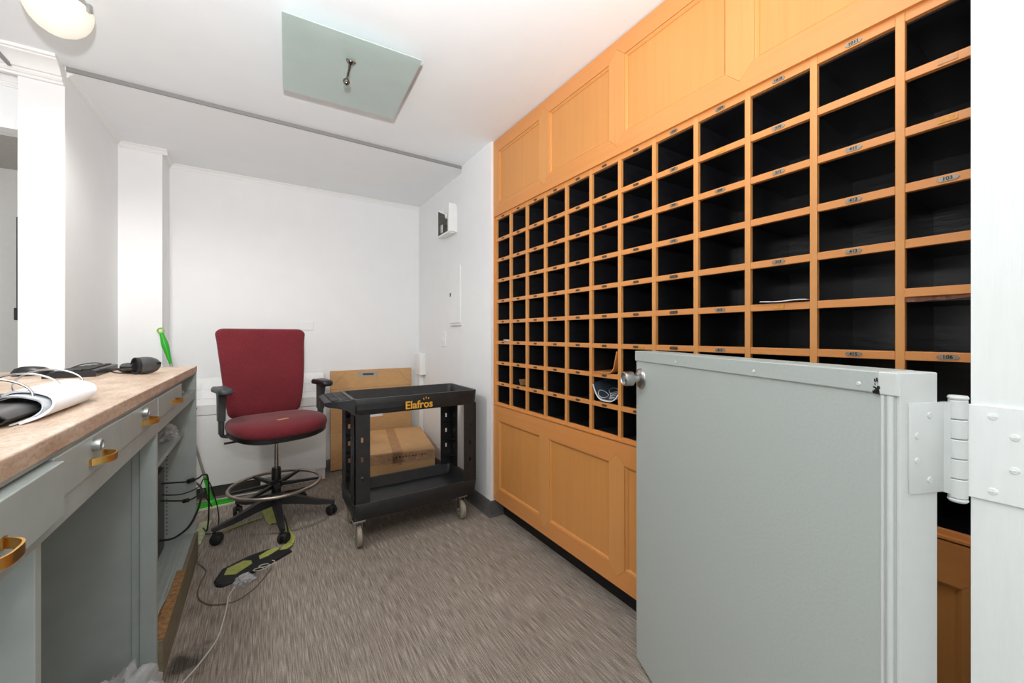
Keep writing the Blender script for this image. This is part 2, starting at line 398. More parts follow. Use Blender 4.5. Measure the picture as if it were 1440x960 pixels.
# panelled sections above and below the pigeonholes
def panel_section(zb, zt, pzb, pzt):
    xs = XU-.012; half = .046
    cen = [1.782, 1.242, .701, .160]
    xf, xb = xs, xs+.02
    def poly(name, pts, mat):
        S(B().prism(pts, xf, xb, axis=0), name, mat)
    ends_l = 2.358; inner_l = 2.287
    g = .0009
    # frame stiles with mitred points
    for c in cen:
        poly('frame_stile', [(c-half, pzb), (c, pzb-half), (c+half, pzb), (c+half, pzt), (c, pzt+half), (c-half, pzt)], 'woodS')
    poly('frame_stile', [(ends_l, pzb-(ends_l-inner_l)), (ends_l, pzt+(ends_l-inner_l)), (inner_l, pzt), (inner_l, pzb)], 'woodS')
    def rail(edge, inner, sgn):
        pts = [(ends_l, edge)]
        a = inner+sgn*(ends_l-inner_l)
        if (a-edge)*sgn < 0: pts.append((ends_l, a+sgn*g))
        pts.append((inner_l, inner+sgn*g))
        for c in cen:
            pts += [(c+half, inner+sgn*g), (c, inner+sgn*(half+g)), (c-half, inner+sgn*g)]
        pts += [(.135, inner+sgn*g), (.135, edge)]
        poly('frame_rail', pts, 'woodH')
    rail(zb, pzb, -1); rail(zt, pzt, 1)
    edges = [inner_l]+[v for c in cen for v in (c+half, c-half)]
    for i in range(4):
        y1, y0 = edges[2*i], edges[2*i+1]
        S(B().box(xs+.013, xs+.019, y0-.004, y1+.004, pzb-.004, pzt+.004), 'recessed_panel', 'woodV')
        b = B(); t = .012
        # thin moulding inside the recess, mitred
        prof = [(0, xs+.004), (t*.5, xs+.006), (t, xs+.0105), (t, xs+.0135), (0, xs+.0135)]
        rings = []
        for (yy, zz, dy, dz) in ((y0, pzb, 1, 1), (y1, pzb, -1, 1), (y1, pzt, -1, -1), (y0, pzt, 1, -1), (y0, pzb, 1, 1)):
            rings.append([(x, yy+dy*a, zz+dz*a) for a, x in prof])
        b.loft(rings, cap=False); S(b, 'panel_moulding', 'woodV')
panel_section(2.0595, 2.575, 2.144, 2.489)
panel_section(.117, .777-.006, .207, .668)
S(B().box(1.425, 1.45, .14, 2.356, 0, .13), 'toe_kick', 'kick')
S(B().box(XU-.012, 1.64, .14, 2.35, .768, .777), 'sill_board', 'woodH')
S(B().box(XU-.005, 1.64, .14, 2.35, .117, .13), 'bottom_board', 'woodH')
# number plates
nums = {(11, 6): '106', (11, 3): '103', (10, 0): '1011', (10, 2): '411', (10, 3): '412', (10, 4): '413', (10, 6): '415',
        (9, 0): '1010', (9, 1): '310', (9, 2): '311', (9, 4): '313', (8, 0): '1009', (8, 2): '208', (8, 5): '212', (8, 6): '213',
        (7, 0): '1008', (7, 1): '207', (7, 2): '209', (7, 3): '210'}
missing = {(11, 0), (11, 1), (11, 2), (11, 4), (11, 5), (10, 1), (10, 5), (9, 3), (9, 5), (8, 1), (8, 3), (9, 6), (8, 4), (10, 7), (10, 8), (11, 7), (11, 8), (9, 7), (9, 8), (8, 7), (8, 8), (7, 8), (7, 7)}
for c in range(12):
    for r in range(9):
        if (c, r) in missing: continue
        yc_ = (YS[c]+YS[c+1])/2; z = ZR[r]+(.008 if r == 0 else 0)
        hw, hh = (.019, .0058) if c > 6 else (.016, .005)
        pts = [(yc_+hw, z), (yc_+hw-.005, z+hh), (yc_-hw+.005, z+hh), (yc_-hw, z), (yc_-hw+.005, z-hh), (yc_+hw-.005, z-hh)]
        p = S(B().prism(pts, XU-.0012, XU+.002, axis=0), 'number_plate', 'plate' if (c, r) in nums else 'plateold')
        if (c, r) in nums:
            mw = Matrix.Translation((XU-.0016-sx, yc_-sy, z)) @ Matrix(((0, 0, -1, 0), (-1, 0, 0, 0), (0, 1, 0, 0), (0, 0, 0, 1)))
            text_mesh('plate_number', nums[(c, r)], .0118, 'ink', p, mw, .0003, .0003)
for (c, r), k in {(11, 1): 'tagpaper', (11, 2): 'tapeplate', (8, 1): 'tapeplate', (9, 5): 'tapeplate', (6, 6): 'tapeplate'}.items():
    yc_ = (YS[c]+YS[c+1])/2
    if (c, r) == (6, 6): yc_ -= .03
    S(B().box(XU-.001, XU+.002, yc_-.016, yc_+.016, ZR[r]-.006, ZR[r]+.006), 'tape_remnant', k)
# things lying in the pigeonholes
def cell(c, r):    # right, left, floor of the pigeonhole whose floor rail is row r
    return YS[c+1]+.01, YS[c]-.01, ZR[r]+.006
y0, y1, z = cell(9, 6)
pp = B()
pp.sheet([[(XU+.0+.2*i, y0+.02+(y1-y0-.06)*j/6, ZR[5]+.0135+.003*math.sin(j*.9)*i) for j in range(7)] for i in range(2)], .003)
y0, y1, z = cell(9, 5)
b = B(); b.sheet([[(XU-.008+.07*i, y0+.003+(y1-y0-.035)*j/6, z+.011+.0015*math.sin(j*1.3+i)-.0008*i) for j in range(7)] for i in range(4)], .0025)
tag(b.out('folded_paper', 'paper'), 'white folded paper lying in a pigeonhole three columns left of the door jamb', 'paper')
pp.bm.free()
y0, y1, z = cell(0, 6)
b = B(); b.sheet([[(XU-.012+.06*i, y0+.004+.05*j/4, z+.008+.001*j) for j in range(5)] for i in range(4)], .004)
tag(b.out('paper_slip', 'paper'), 'small white slip in the far left column of pigeonholes', 'paper')
y0, y1, z = cell(1, 8)
b = B(); b.sheet([[(XU+.03+.03*i, y0+.10+.005*j, z+.004+.012*j) for j in range(4)] for i in range(3)], .003)
tag(b.out('paper_slip', 'kraftd'), 'tiny curled tan slip in the second column of pigeonholes', 'paper')
# magazine bowed inside its pigeonhole
y0, y1, z = cell(5, 8)
mag = thing('magazine', 'dark glossy magazine with white outlines, bowed in a pigeonhole left of the knob', 'magazine', (XU, (y0+y1)/2, z))
def bow(t, off):          # t across the cell, 0..1, left to right
    a = (t-.5)*2
    return (-a*(y1-y0)/2*(.985-off*3), .012+.052*abs(a)**3.2*(1.35 if a < 0 else .75)+off)
for nm, mat, off, xs0 in (('pages', 'paper', .002, .004), ('cover', 'cover', .010, .006)):
    b = B(); rows = []
    for i in range(7):
        rows.append([(xs0+.22*i/6, bow(j/16, off)[0], bow(j/16, off)[1]+.062*(i/6)**1.2) for j in range(17)])
    b.sheet(rows, .005 if nm == 'pages' else .002); b.out(nm, mat, mag, 60)
# white squiggle outlines printed on the cover
random.seed(12)
b = B()
for k in range(9):
    cx_ = .03+.15*((k*4)%9)/9; t0 = .24+.06*k+.05*random.random(); pts = []
    n = random.choice((4, 5, 6)); r = .012+.006*random.random(); a0 = random.random()*6
    for q in range(n):
        a = a0+2*PI*q/n
        t = t0+1.2*r*math.cos(a)/(y1-y0)*1.3; xx = max(.01, cx_+r*1.9*math.sin(a))
        y_, z_ = bow(t, .010)
        pts.append((xx, y_, z_+.0018+.062*((xx-.006)/.22)**1.2))
    b.tube(pts, .0011, 5, smooth=2, closed=True)
b.out('cover_drawing', 'paper', mag)
# bent kraft folder
y0, y1, z = cell(5, 7)
b = B()
prof = [(y1-.002, z+.006), (y0+.07, z+.0065), (y0+.04, z+.012), (y0+.022, z+.03), (y0+.008, z+.085), (y0+.003, z+.11)]
b.sheet([[(XU-.004+.05*i, p[0], p[1]+.001*i) for p in prof] for i in range(5)], .004)
tag(b.out('folder', 'woodH', None, 60), 'bent tan card folder standing up in the pigeonhole above the magazine', 'folder')

# ------------------------------------------------------------------ half door
ang = math.atan2(.923, .385)
H = Vector((.873, .201, 0))
door = thing('half_door', 'grey painted half-height door standing open before the mail sorter', 'door', H, ang, kind='thing')
W, T, ZT = .886, .076, 1.188
b = B(); b.box(.004, W, -T, 0, .012, 1.186, bev=.003); b.out('door_slab', 'greenpaint', door)
b = B(); b.box(.03, W+.003, -T-.003, .004, 1.150, ZT, bev=.0025)
b.out('top_cap', 'greenpaint', door)
b = B(); b.cyl((.012, .001, .012), (.012, .001, 1.148), .0045, n=12); b.cyl((.024, 0, .012), (.024, 0, 1.148), .003, n=10)
b.out('edge_bead', 'greenlight', door, 60)
b = B(); b.box(-.001, .0045, -T, -.001, .012, 1.187, bev=.001); b.box(.0, .030, -T-.002, .003, 1.149, 1.1875, bev=.002)
b.out('hinge_edge', 'greenlight', door)
for x in (.62, .30, .06):
    b = B(); b.lathe((x, .0035, 1.163), (0, 1, 0), [(.0001, .0022), (.003, .002), (.0045, 0)], 12)
    b.out('cap_screw', 'greenlight', door, 40)
b = B(); random.seed(9)
for i in range(14):
    x = .031+random.uniform(-.003, .006); z = 1.152+.03*random.random()**1.6; w_ = random.uniform(.0008, .0025); h_ = random.uniform(.001, .004)
    b.prism([(x-w_, z-h_), (x+w_*.7, z-h_*.6), (x+w_, z+h_), (x-w_*.4, z+h_*.8)], .0030, .0046, axis=1)
b.out('paint_chips', 'ink', door)
kn = B(); kx, kz = .848, 1.086
kn.lathe((kx, 0, kz), (0, 1, 0), [(.038, 0), (.038, .003), (.036, .006), (.030, .010), (.022, .012), (.0145, .014), (.0135, .028), (.016, .032), (.026, .036), (.0275, .040), (.0268, .066), (.0255, .070), (.0225, .0715), (.0205, .068), (.012, .066), (.0001, .066)], 40)
k_ = kn.out('doorknob', 'steel', door, 35)
b = B(); b.lathe((kx, .0655, kz), (0, 1, 0), [(.011, 0), (.011, .003), (.0001, .003)], 20); b.box(kx-.0012, kx+.0012, .068, .0692, kz-.006, kz+.006)
b.out('key_cylinder', 'dial', k_, 40)
hz0, hz1 = .985, 1.145
hg = B()
bx_, by_ = -.0155, -.0953
hg.box(-.0045, -.001, by_+.008, -.016, hz0+.006, hz1-.006, bev=.001)
segs = 5
for i in range(segs):
    a = hz0+(hz1-hz0)*i/segs; c_ = hz0+(hz1-hz0)*(i+1)/segs
    hg.lathe((bx_, by_, 0), (0, 0, 1), [(.0105, a+.0006), (.0115, a+.002), (.0115, c_-.002), (.0105, c_-.0006)], 20)
hg.lathe((bx_, by_, 0), (0, 0, 1), [(.0115, hz1), (.0125, hz1+.003), (.011, hz1+.006), (.0001, hz1+.0065)], 20)
hg.lathe((bx_, by_, 0), (0, 0, -1), [(.0115, -hz0), (.0122, -hz0+.003), (.010, -hz0+.006), (.0001, -hz0+.0065)], 20)
hg.box(bx_+.002, .0, by_-.002+.004, by_+.012, hz0+.006, hz1-.006)
hinge = hg.out('hinge', 'greenlight', door, 35)
for (y_, z_) in ((-.055, 1.118), (-.030, 1.085), (-.030, 1.045), (-.055, 1.012)):
    b = B(); b.lathe((-.0045, y_, z_), (-1, 0, 0), [(.0056, 0), (.0048, .0013), (.0001, .0016)], 14)
    b.out('hinge_screw', 'greenlight', hinge, 40)
leaf = thing('hinge_leaf', 'white painted steel hinge leaf screwed to the white door jamb', 'hinge', (.958, .11, 1.065))
b = B(); b.box(-.002, .002, -.028, .030, -.074, .074, bev=.001); b.out('leaf_plate', 'jamb', leaf)
b = B()
for (y_, z_) in ((.004, .058), (-.017, .03), (-.017, -.02), (.004, -.058)):
    b.lathe((-.002, y_, z_), (-1, 0, 0), [(.0055, 0), (.0047, .0013), (.0001, .0016)], 14)
    b.box(-.0042, -.003, y_-.004, y_+.004, z_-.0008, z_+.0008)
b.out('leaf_screw', 'jamb', leaf, 40)

# ------------------------------------------------------------------ reception counter
XF = -.315
cab = thing('counter_cabinet', 'grey-green painted counter base with drawers and open bays', 'cabinet', (XF, 1.6, 0))
cx0, cy0 = XF, 1.6
def K(b, name, mats, smooth=None, parent=None):
    bmesh.ops.translate(b.bm, verts=b.bm.verts, vec=(-cx0, -cy0, 0)); return b.out(name, mats, parent or cab, smooth)
XB = -1.05
K(B().box(XB-.02, XB, .3, 2.8, 0, 1.04), 'back_panel', 'green')
K(B().box(XB, XF+.004, 2.8, 2.82, 0, 1.04, bev=.0015), 'end_panel', 'green')
K(B().box(XB, XF-.001, .97, .992, 0, .897, bev=.0015), 'partition', 'green')
b = B(); b.box(XB, XF-.05, 1.858, 1.876, 0, .897); b.box(XF-.045, XF-.001, 1.85, 1.876, 0, .897, bev=.0015); b.box(XF-.066, XF-.045, 1.855, 1.876, 0, .897, bev=.001)
b.box(XF-.072, XF-.068, 1.8575, 1.865, 0, .897)
K(b, 'partition', 'green')
# rail under the drawers, dust board and top rail
b = B(); b.box(XF-.02, XF, .3, 2.8, .897, .9455, bev=.0015); b.box(XB, XF-.02, .3, 2.8, .925, .94)
K(b, 'drawer_rail', 'green')
K(B().box(XF-.02, XF-.002, .3, 2.8, 1.030, 1.040), 'top_rail', 'green')
def cup_pull(y, z, xf, parent, L=.085):
    # a flat brass bow standing off the drawer front
    n = 14; rows = []
    for i in range(n+1):
        t = i/n*2-1; o = .030*(1-abs(t)**3.2)
        rows.append([(xf+.001+o-cx0, y+t*L/2-cy0, z+h-cy0*0) for h in (-.0075, .0075)])
    b = B(); b.sheet(rows, .003)
    for s_ in (-1, 1): b.box(xf-cx0, xf+.003-cx0, y+s_*L/2-.006-cy0, y+s_*L/2+.006-cy0, z-.0075, z+.0075)
    return b.out('handle', 'brass', parent, 40)
def cam_lock(y, z, xf, parent):
    b = B(); b.lathe((xf-cx0, y-cy0, z), (1, 0, 0), [(.0135, 0), (.0135, .010), (.0125, .0135), (.010, .0145), (.009, .0125), (.0001, .0125)], 24)
    b.box(xf+.012-cx0, xf+.0135-cx0, y-.001-cy0, y+.001-cy0, z-.006, z+.006)
    return b.out('lock', 'dial', parent, 40)
for (ya, yb, proud, zb, zt, hy, ly) in ((.56, 1.020, .018, .928, 1.026, .772, None), (1.024, 1.415, .004, .948, 1.030, 1.237, 1.215), (1.418, 1.849, .003, .948, 1.028, 1.678, 1.643), (1.853, 2.337, .004, .948, 1.026, 2.131, None)):
    b = B(); b.box(XF-.018, XF+proud, ya, yb, zb, zt, bev=.002)
    for y_ in (ya, yb-.012): b.box(XF-.45, XF-.018, y_, y_+.012, zb+.002, zt-.012)
    d = K(b, 'drawer', 'green')
    cup_pull(hy, .976 if proud < .01 else .968, XF+proud, d, .085 if proud < .01 else .095)
    if ly: cam_lock(ly, 1.009, XF+proud, d)
K(B().box(XB, XF-.003, 1.876, 2.80, .125, .145), 'bottom_board', 'green')
b = B()
for i in range(4): b.box(XF-.030-.026*i-.014, XF-.030-.026*i, 1.9, 2.66, .145, .152, bev=.002)
K(b, 'ribbed_strip', 'green')
K(B().box(XB, XF-.045, 1.876, 2.80, .705, .728), 'shelf', 'green')
K(B().box(XF-.14, XF-.003, 1.876, 2.799, 0, .1245), 'plinth', 'plinth')
K(B().box(XF-.002, XF+.012, 1.876, 2.815, 0, .1435), 'plinth_face', 'plinth')
K(B().box(XF-.14, XF-.01, .3, .969, 0, .124), 'plinth', 'plinth')
b = B()
rows = []
for i in range(26):
    y = 1.885+.5*i/25; h = .012*(1-i/25)*random.uniform(.5, 1)
    rows.append([(XF-.045+.04*(i/25), y, .1475), (XF-.02, y, .150+h*.6), (XF+.0135, y, .145+.2*h), (XF+.0135, y, .1435)])
b.loft([[p for p in r] for r in rows]); K(b, 'chipped_edge', 'chip')
b = B()
for i in range(26): b.lathe((-.435, 2.7995, .17+.021*i), (0, -1, 0), [(.0032, 0), (.0025, .0006), (.0001, .0007)], 8)
K(b, 'shelf_pin_holes', 'ink')
ct = B(); ct.box(-1.15, -.309, .25, 2.822, 1.040, 1.0745, bev=.003)
tag(ct.out('countertop', 'stone'), 'pinkish beige stone countertop running along the left side', 'countertop')

# crumpled polythene on the bay shelf and on the floor
def crumple(name, c, size, seed, label, flat=.5):
    bm = bmesh.new(); bmesh.ops.create_icosphere(bm, subdivisions=4, radius=1)
    for v in bm.verts:
        p = v.co.copy()
        n = abs(noise.noise(p*1.7+Vector((seed, 0, 0))))*1.1+abs(noise.noise(p*4+Vector((0, seed, 0))))*.5+abs(noise.noise(p*9+Vector((0, 0, seed))))*.2
        v.co = p*(.62+.55*n); v.co.z = max(v.co.z, -flat)
        v.co = Vector((c[0]+v.co.x*size[0], c[1]+v.co.y*size[1], c[2]+(v.co.z+flat)*size[2]))
    o = B(); o.bm.free(); o.bm = bm
    return tag(o.out(name, 'poly', None, 50), label, 'bag')
crumple('plastic_bag', (-.43, 2.60, .729), (.085, .16, .05), 3.1, 'clear crumpled plastic bag on the shelf inside the counter bay')
crumple('plastic_bag', (-.375, 1.735, .0), (.10, .10, .12), 8.3, 'crumpled clear plastic bag on the floor below the counter')
crumple('plastic_bag', (-.40, 2.58, .9465), (.06, .15, .03), 5.2, 'crumpled clear plastic stuffed in the open slot beside the end drawer')

# computer in the bay
pc = thing('computer_tower', 'black computer tower standing inside the open counter bay', 'computer', (-.66, 2.60, .1455), 0)
b = B(); b.box(-.22, .222, -.09, .10, 0, .42, bev=.004); b.out('case', 'plasticsm', pc)
b = B()
for i in range(9): b.box(.222, .2235, -.05, .05, .05+.03*i, .06+.03*i)
b.out('vent_slots', 'rubber', pc)
b = B(); b.box(.222, .232, -.085, .095, .002, .418, bev=.004); b.out('front_bezel', 'plasticsm', pc)

def cable(name, pts, r, mat, label, cat='cable', lumps=(), group=None):
    if lumps:
        t = thing(name, label, cat, pts[0], 0, group); o = Vector(pts[0])
        B().tube([Vector(p)-o for p in pts], r, 8).out('cord', mat, t, 60)
        for a, c_ in lumps:
            B().cyl(Vector(a)-o, Vector(c_)-o, r*2.6, n=12).out('connector', mat, t, 40)
        return t
    return tag(B().tube(pts, r, 8).out(name, mat, None, 60), label, cat, group)
cable('power_cable', [(-.43, 2.62, .50), (-.38, 2.66, .482), (-.335, 2.72, .46), (-.300, 2.78, .452), (-.285, 2.86, .445), (-.270, 2.93, .40), (-.272, 3.0, .2), (-.29, 3.1, .03), (-.32, 3.2, .006)], .0045, 'cable', 'topmost black cable leaving the counter bay around its end panel', lumps=[((-.335, 2.72, .46), (-.318, 2.75, .456))])
cable('power_cable', [(-.43, 2.60, .42), (-.37, 2.66, .385), (-.33, 2.72, .36), (-.298, 2.79, .355), (-.285, 2.87, .345), (-.30, 3.0, .32), (-.33, 3.3, .2), (-.3, 3.5, .03)], .004, 'cable', 'middle black cable leaving the counter bay with an inline plug', lumps=[((-.35, 2.69, .368), (-.335, 2.715, .362))])
cable('power_cable', [(-.43, 2.60, .45), (-.36, 2.68, .41), (-.298, 2.79, .40), (-.283, 2.86, .42), (-.262, 2.95, .36), (-.235, 3.0, .22), (-.225, 3.02, .1), (-.25, 3.06, .02), (-.3, 3.1, .006)], .003, 'cable', 'looped black cable dangling beside the mop head')
cable('power_cable', [(-.43, 2.58, .23), (-.38, 2.64, .205), (-.33, 2.72, .22), (-.300, 2.79, .28), (-.292, 2.83, .33), (-.30, 2.9, .36), (-.33, 3.0, .36)], .0055, 'cable', 'lowest thick black cable curving out of the counter bay')

# ------------------------------------------------------------------ things on the counter
ZT_ = 1.0745
bd = thing('ring_binder', 'open ring binder with white pages flopped over on the counter', 'binder', (-.44, 1.38, ZT_))
def bp(t):    # cross-section of the curled pages: x, z ; t from the front foot over the crest to the loose tip
    P = [(.046, .003), (.060, .009), (.064, .022), (.048, .038), (.008, .0465), (-.03, .045), (-.06, .037), (-.085, .026)]
    i = min(int(t*7), 6); f = t*7-i
    a, b_, c, d = P[max(i-1, 0)], P[i], P[i+1], P[min(i+2, 7)]
    return tuple(.5*((2*b_[k])+(-a[k]+c[k])*f+(2*a[k]-5*b_[k]+4*c[k]-d[k])*f*f+(-a[k]+3*b_[k]-3*c[k]+d[k])*f**3) for k in (0, 1))
# the pages are curled askew, so both ends run diagonally
b = B(); b.sheet([[(bp(j/24)[0], -.235+.30*j/24+.255*i/10, .001+bp(j/24)[1]) for j in range(25)] for i in range(11)], .005)
b.out('page_stack', 'paper', bd, 60)
b = B(); b.sheet([[(bp(j/24)[0]*.93-.007, -.240+.27*j/24+.22*i/8, .0005+bp(j/24)[1]*.82) for j in range(25)] for i in range(9)], .003)
b.out('loose_sheets', 'printed', bd, 60)
b = B(); b.sheet([[(x-.012, -.25+.36*i/5, z) for x, z in ((-.17, .0035), (-.06, .0035), (.015, .004), (.042, .009), (.048, .016), (.038, .023), (.01, .026), (-.04, .021), (-.12, .012))] for i in range(6)], .003)
b.out('cover', 'plasticsm', bd, 60)
b = B(); b.box(-.235, -.15, -.24, .30, .003, .012, bev=.002); b.out('spine', 'greyplastic', bd)
for y in (-.07, .075, .222):
    pts = []
    for i in range(13):
        a = math.radians(-4+200*i/12)
        pts.append((-.056+.066*math.cos(a), y+.002*math.sin(i), .036+.044*math.sin(a)))
    for dy in (0,):
        B().tube([(p[0], p[1]+dy, p[2]) for p in pts], .0024, 8, smooth=3).out('ring', 'chrome', bd, 60)

kb = thing('keyboard', 'black keyboard lying on the counter behind the ring binder', 'keyboard', (-.675, 2.525, ZT_), math.radians(94))
b = B(); b.prism([(-.075, .0), (.075, 0), (.075, .012), (.06, .018), (-.06, .028), (-.075, .026)], -.215, .215, axis=0); b.out('case', 'plasticsm', kb)
b = B()
for r_ in range(5):
    n = 14 if r_ < 4 else 8
    for i in range(n):
        w = .40/n; x = -.20+w*i; yy = -.055+.024*r_; zz = .0285-.0023*r_
        b.box(x+.001, x+w-.001, yy, yy+.019, zz-.004, zz+.005, bev=.001, seg=1)
k2 = b.out('keys', 'rubber', kb)
ms = thing('computer_mouse', 'black computer mouse beside the keyboard near the white column', 'mouse', (-.83, 2.53, ZT_), math.radians(20))
b = B(); rings = []
for h, s_ in ((0, .98), (.006, 1.08), (.016, 1.06), (.028, .88), (.037, .56), (.040, .15)):
    rings.append([(.058*s_*math.cos(a), .033*s_*math.sin(a)*(1+.1*math.cos(a)), h+.004*math.cos(a)*s_*-1*(h > .02)) for a in [2*PI*i/24 for i in range(24)]])
b.loft(rings); b.out('shell', 'plasticsm', ms, 60)
b = B(); b.cyl((-.03, -.004, .030), (-.03, .004, .030), .009, n=14); b.out('scroll_wheel', 'rubber', ms, 40)
cable('mouse_cable', [(-.775, 2.55, ZT_+.012), (-.74, 2.60, ZT_+.022), (-.72, 2.66, ZT_+.034), (-.69, 2.74, ZT_+.036), (-.66, 2.77, ZT_+.02), (-.62, 2.76, ZT_+.004), (-.58, 2.72, ZT_+.003)], .0022, 'cable', 'thin black mouse cable arching over the keyboard')
sc = thing('barcode_scanner', 'dark grey handheld barcode scanner lying on its side near the counter end', 'scanner', (-.43, 2.33, ZT_), 0)
b = B()
# head : egg-shaped hood, axis roughly along +x -y
ax = Vector((.82, .57, 0)); up = Vector((0, 0, 1)); sd = up.cross(ax)
rings = []
for t, ry, rz in ((0, .036, .036), (.012, .0375, .038), (.03, .0375, .0382), (.05, .034, .035), (.066, .026, .027), (.076, .015, .016), (.080, .003, .003)):
    rings.append([Vector((-.03, .012, .0385))+ax*t+sd*ry*math.cos(a)+up*rz*math.sin(a) for a in [2*PI*i/24 for i in range(24)]])
b.loft(rings); b.out('scanner_head', 'greyplastic', sc, 60)
b = B(); rings = [[Vector((-.03, .012, .0385))-ax*t+sd*r_*math.cos(a)+up*r_*1.03*math.sin(a) for a in [2*PI*i/24 for i in range(24)]] for t, r_ in ((0, .0355), (.012, .036), (.0125, .031), (.002, .029))]
b.loft(rings); b.out('scan_window', 'rubber', sc, 60)
b = B(); rings = []
for t, r_ in ((0, .017), (.03, .0165), (.07, .018), (.11, .019), (.14, .0175), (.15, .012)):
    p = Vector((-.035, .02, .034))+Vector((-.46, .88, -.045))*t
    rings.append([p+Vector((.88, .46, 0))*r_*1.15*math.cos(a)+up*r_*math.sin(a) for a in [2*PI*i/16 for i in range(16)]])
b.loft(rings); b.out('handle', 'plasticsm', sc, 60)
b = B(); b.box(-.012, .012, -.003, .003, -.006, .006, bev=.002, mx=Matrix.Translation((.034, .022, .046)) @ Matrix.Rotation(.6, 4, 'Z')); b.out('badge', 'ink', sc)
b = B(); b.box(-.05, .05, -.11, .09, 0, .013, bev=.005, mx=Matrix.Translation((-.52, 2.58, ZT_)) @ Matrix.Rotation(.3, 4, 'Z'))
tag(b.out('scanner_cradle', 'plasticsm', None, 40), 'flat black cradle lying under the scanner handle', 'cradle')
cable('scanner_cable', [(-.505, 2.53, ZT_+.03), (-.54, 2.62, ZT_+.022), (-.58, 2.70, ZT_+.008), (-.605, 2.60, ZT_+.003), (-.535, 2.43, ZT_+.003), (-.45, 2.40, ZT_+.003)], .0025, 'cable', 'black coiled lead running under the barcode scanner')
cd = thing('pull_cord', 'thin black hanging cord with a weight beside the white column', 'cord', (-1.0, 2.90, 1.32))
B().cyl((0, 0, .05), (0, 0, .50), .006, n=8).out('cord', 'cable', cd); B().box(-.012, .012, -.01, .01, 0, .06, bev=.004).out('weight', 'cable', cd)

# ------------------------------------------------------------------ ceiling lights
gl = thing('ceiling_lamp', 'square frosted green glass ceiling lamp with a small chrome finial', 'ceiling lamp', (.357, 2.05, ZC), math.radians(-2.6))
B().box(-.28, .28, -.283, .283, -.066, -.060, bev=.0012).out('glass_plate', 'glass', gl)
B().box(-.10, .10, -.06, .06, -.0605, 0, bev=.004).out('canopy', 'trimwhite', gl)
def G(x, y, z): return Matrix.Rotation(math.radians(2.6), 4, 'Z') @ Vector((x-.357, y-2.05, z))
q0 = G(.347, 1.936, -.062); q1 = G(.336, 2.000, -.142); qd = (q1-q0).normalized(); ql = (q1-q0).length
b = B(); b.lathe(q0, qd, [(.023, -.003), (.024, .002), (.015, .012), (.006, .020), (.0045, ql-.030), (.008, ql-.026), (.0145, ql-.019), (.016, ql-.010), (.011, ql), (.0001, ql+.002)], 20)
b.out('finial', 'finial', gl, 35)
dl = thing('ceiling_lamp', 'lit round opal bowl lamp under the ceiling above the counter', 'ceiling lamp', (-.67, 2.24, ZC))
b = B(); b.lathe((0, 0, -.040), (0, 0, -1), [(.094, 0), (.0977, .005), (.098, .018), (.0955, .035), (.089, .055), (.078, .076), (.062, .095), (.042, .109), (.02, .118), (.0001, .1205)], 56); b.out('opal_bowl', 'opal', dl, 50)
b = B(); b.lathe((0, 0, 0), (0, 0, -1), [(.075, 0), (.075, .012), (.03, .02), (.012, .025), (.012, .040), (.0001, .040)], 24); b.out('mount', 'steel', dl, 40)
for a in (-PI*.12, PI*.55, PI*1.22):
    b = B(); b.box(-.004, .012, -.008, .008, -.062, -.030, bev=.002, mx=Matrix.Rotation(a, 4, 'Z') @ Matrix.Translation((.098, 0, 0)))
    b.out('rim_clip', 'steel', dl)
# ------------------------------------------------------------------ fittings on the rear walls
el = thing('emergency_light', 'white wall alarm unit with dark V-shaped reflectors, high on the alcove wall', 'emergency light', (XR, 3.13, 2.215))
b = B(); b.box(-.018, 0, -.13, .13, -.115, .110, bev=.003); b.box(-.080, -.016, -.140, -.112, -.115, .118, bev=.003); b.box(-.066, -.016, .118, .132, -.115, .118, bev=.003); b.box(-.074, -.016, -.118, .122, -.122, -.106, bev=.003)
b.out('housing', 'trimwhite', el)
for s_ in (-1, 1):
    b = B(); th = .004
    q = [(-.072, s_*.113, .108), (-.022, 0, .045), (-.022, 0, -.106), (-.072, s_*.113, -.106)]
    b.loft([q, [(x+th, y, z) for x, y, z in q]]); b.out('reflector', 'mirror', el)
b = B(); b.lathe((-.055, -.060, .03), (-.75, .5, 0), [(.001, -.002), (.022, 0), (.026, .01), (.022, .02), (.001, .022)], 18); b.out('lamp_head', 'trimwhite', el, 40)
b = B(); b.box(-.066, -.035, .03, .075, -.09, -.02, bev=.003); b.out('lens_block', 'steel', el)
ep = thing('electrical_panel', 'flat white electrical panel door on the alcove wall above the cart', 'electrical panel', (XR, 2.99, 1.58))
B().box(-.022, 0, -.125, .125, -.255, .255, bev=.003).out('panel_frame', 'white', ep)
B().box(-.030, -.018, -.105, .105, -.235, .235, bev=.002).out('panel_door', 'white', ep)
B().box(-.035, -.029, .075, .09, -.01, .02, bev=.002).out('latch', 'greyplastic', ep)
ws = thing('wall_switch', 'small white blank plate on the alcove wall below the panel', 'wall plate', (XR, 3.285, 1.21))
B().box(-.008, 0, -.05, .05, -.065, .065, bev=.003).out('plate', 'trimwhite', ws); B().box(-.014, -.007, -.012, .012, -.022, .022, bev=.002).out('toggle', 'trimwhite', ws)
ob = thing('outlet_box', 'white surface-mounted socket box in the alcove corner with a conduit below', 'socket', (XR, 3.80, .955))
B().box(-.065, 0, -.06, .075, -.105, .105, bev=.006).out('box', 'trimwhite', ob)
B().box(-.068, -.064, -.02, .035, -.045, .045, bev=.002).out('faceplate', 'white', ob)
B().box(-.045, -.002, .0, .05, -.94, -.105, bev=.004).out('conduit', 'trimwhite', ob)
bp_ = thing('wall_plate', 'blank white cover plate on the back wall above the chair', 'wall plate', (.33, YB, 1.33))
B().box(-.06, .06, -.007, 0, -.04, .04, bev=.003).out('plate', 'white', bp_)
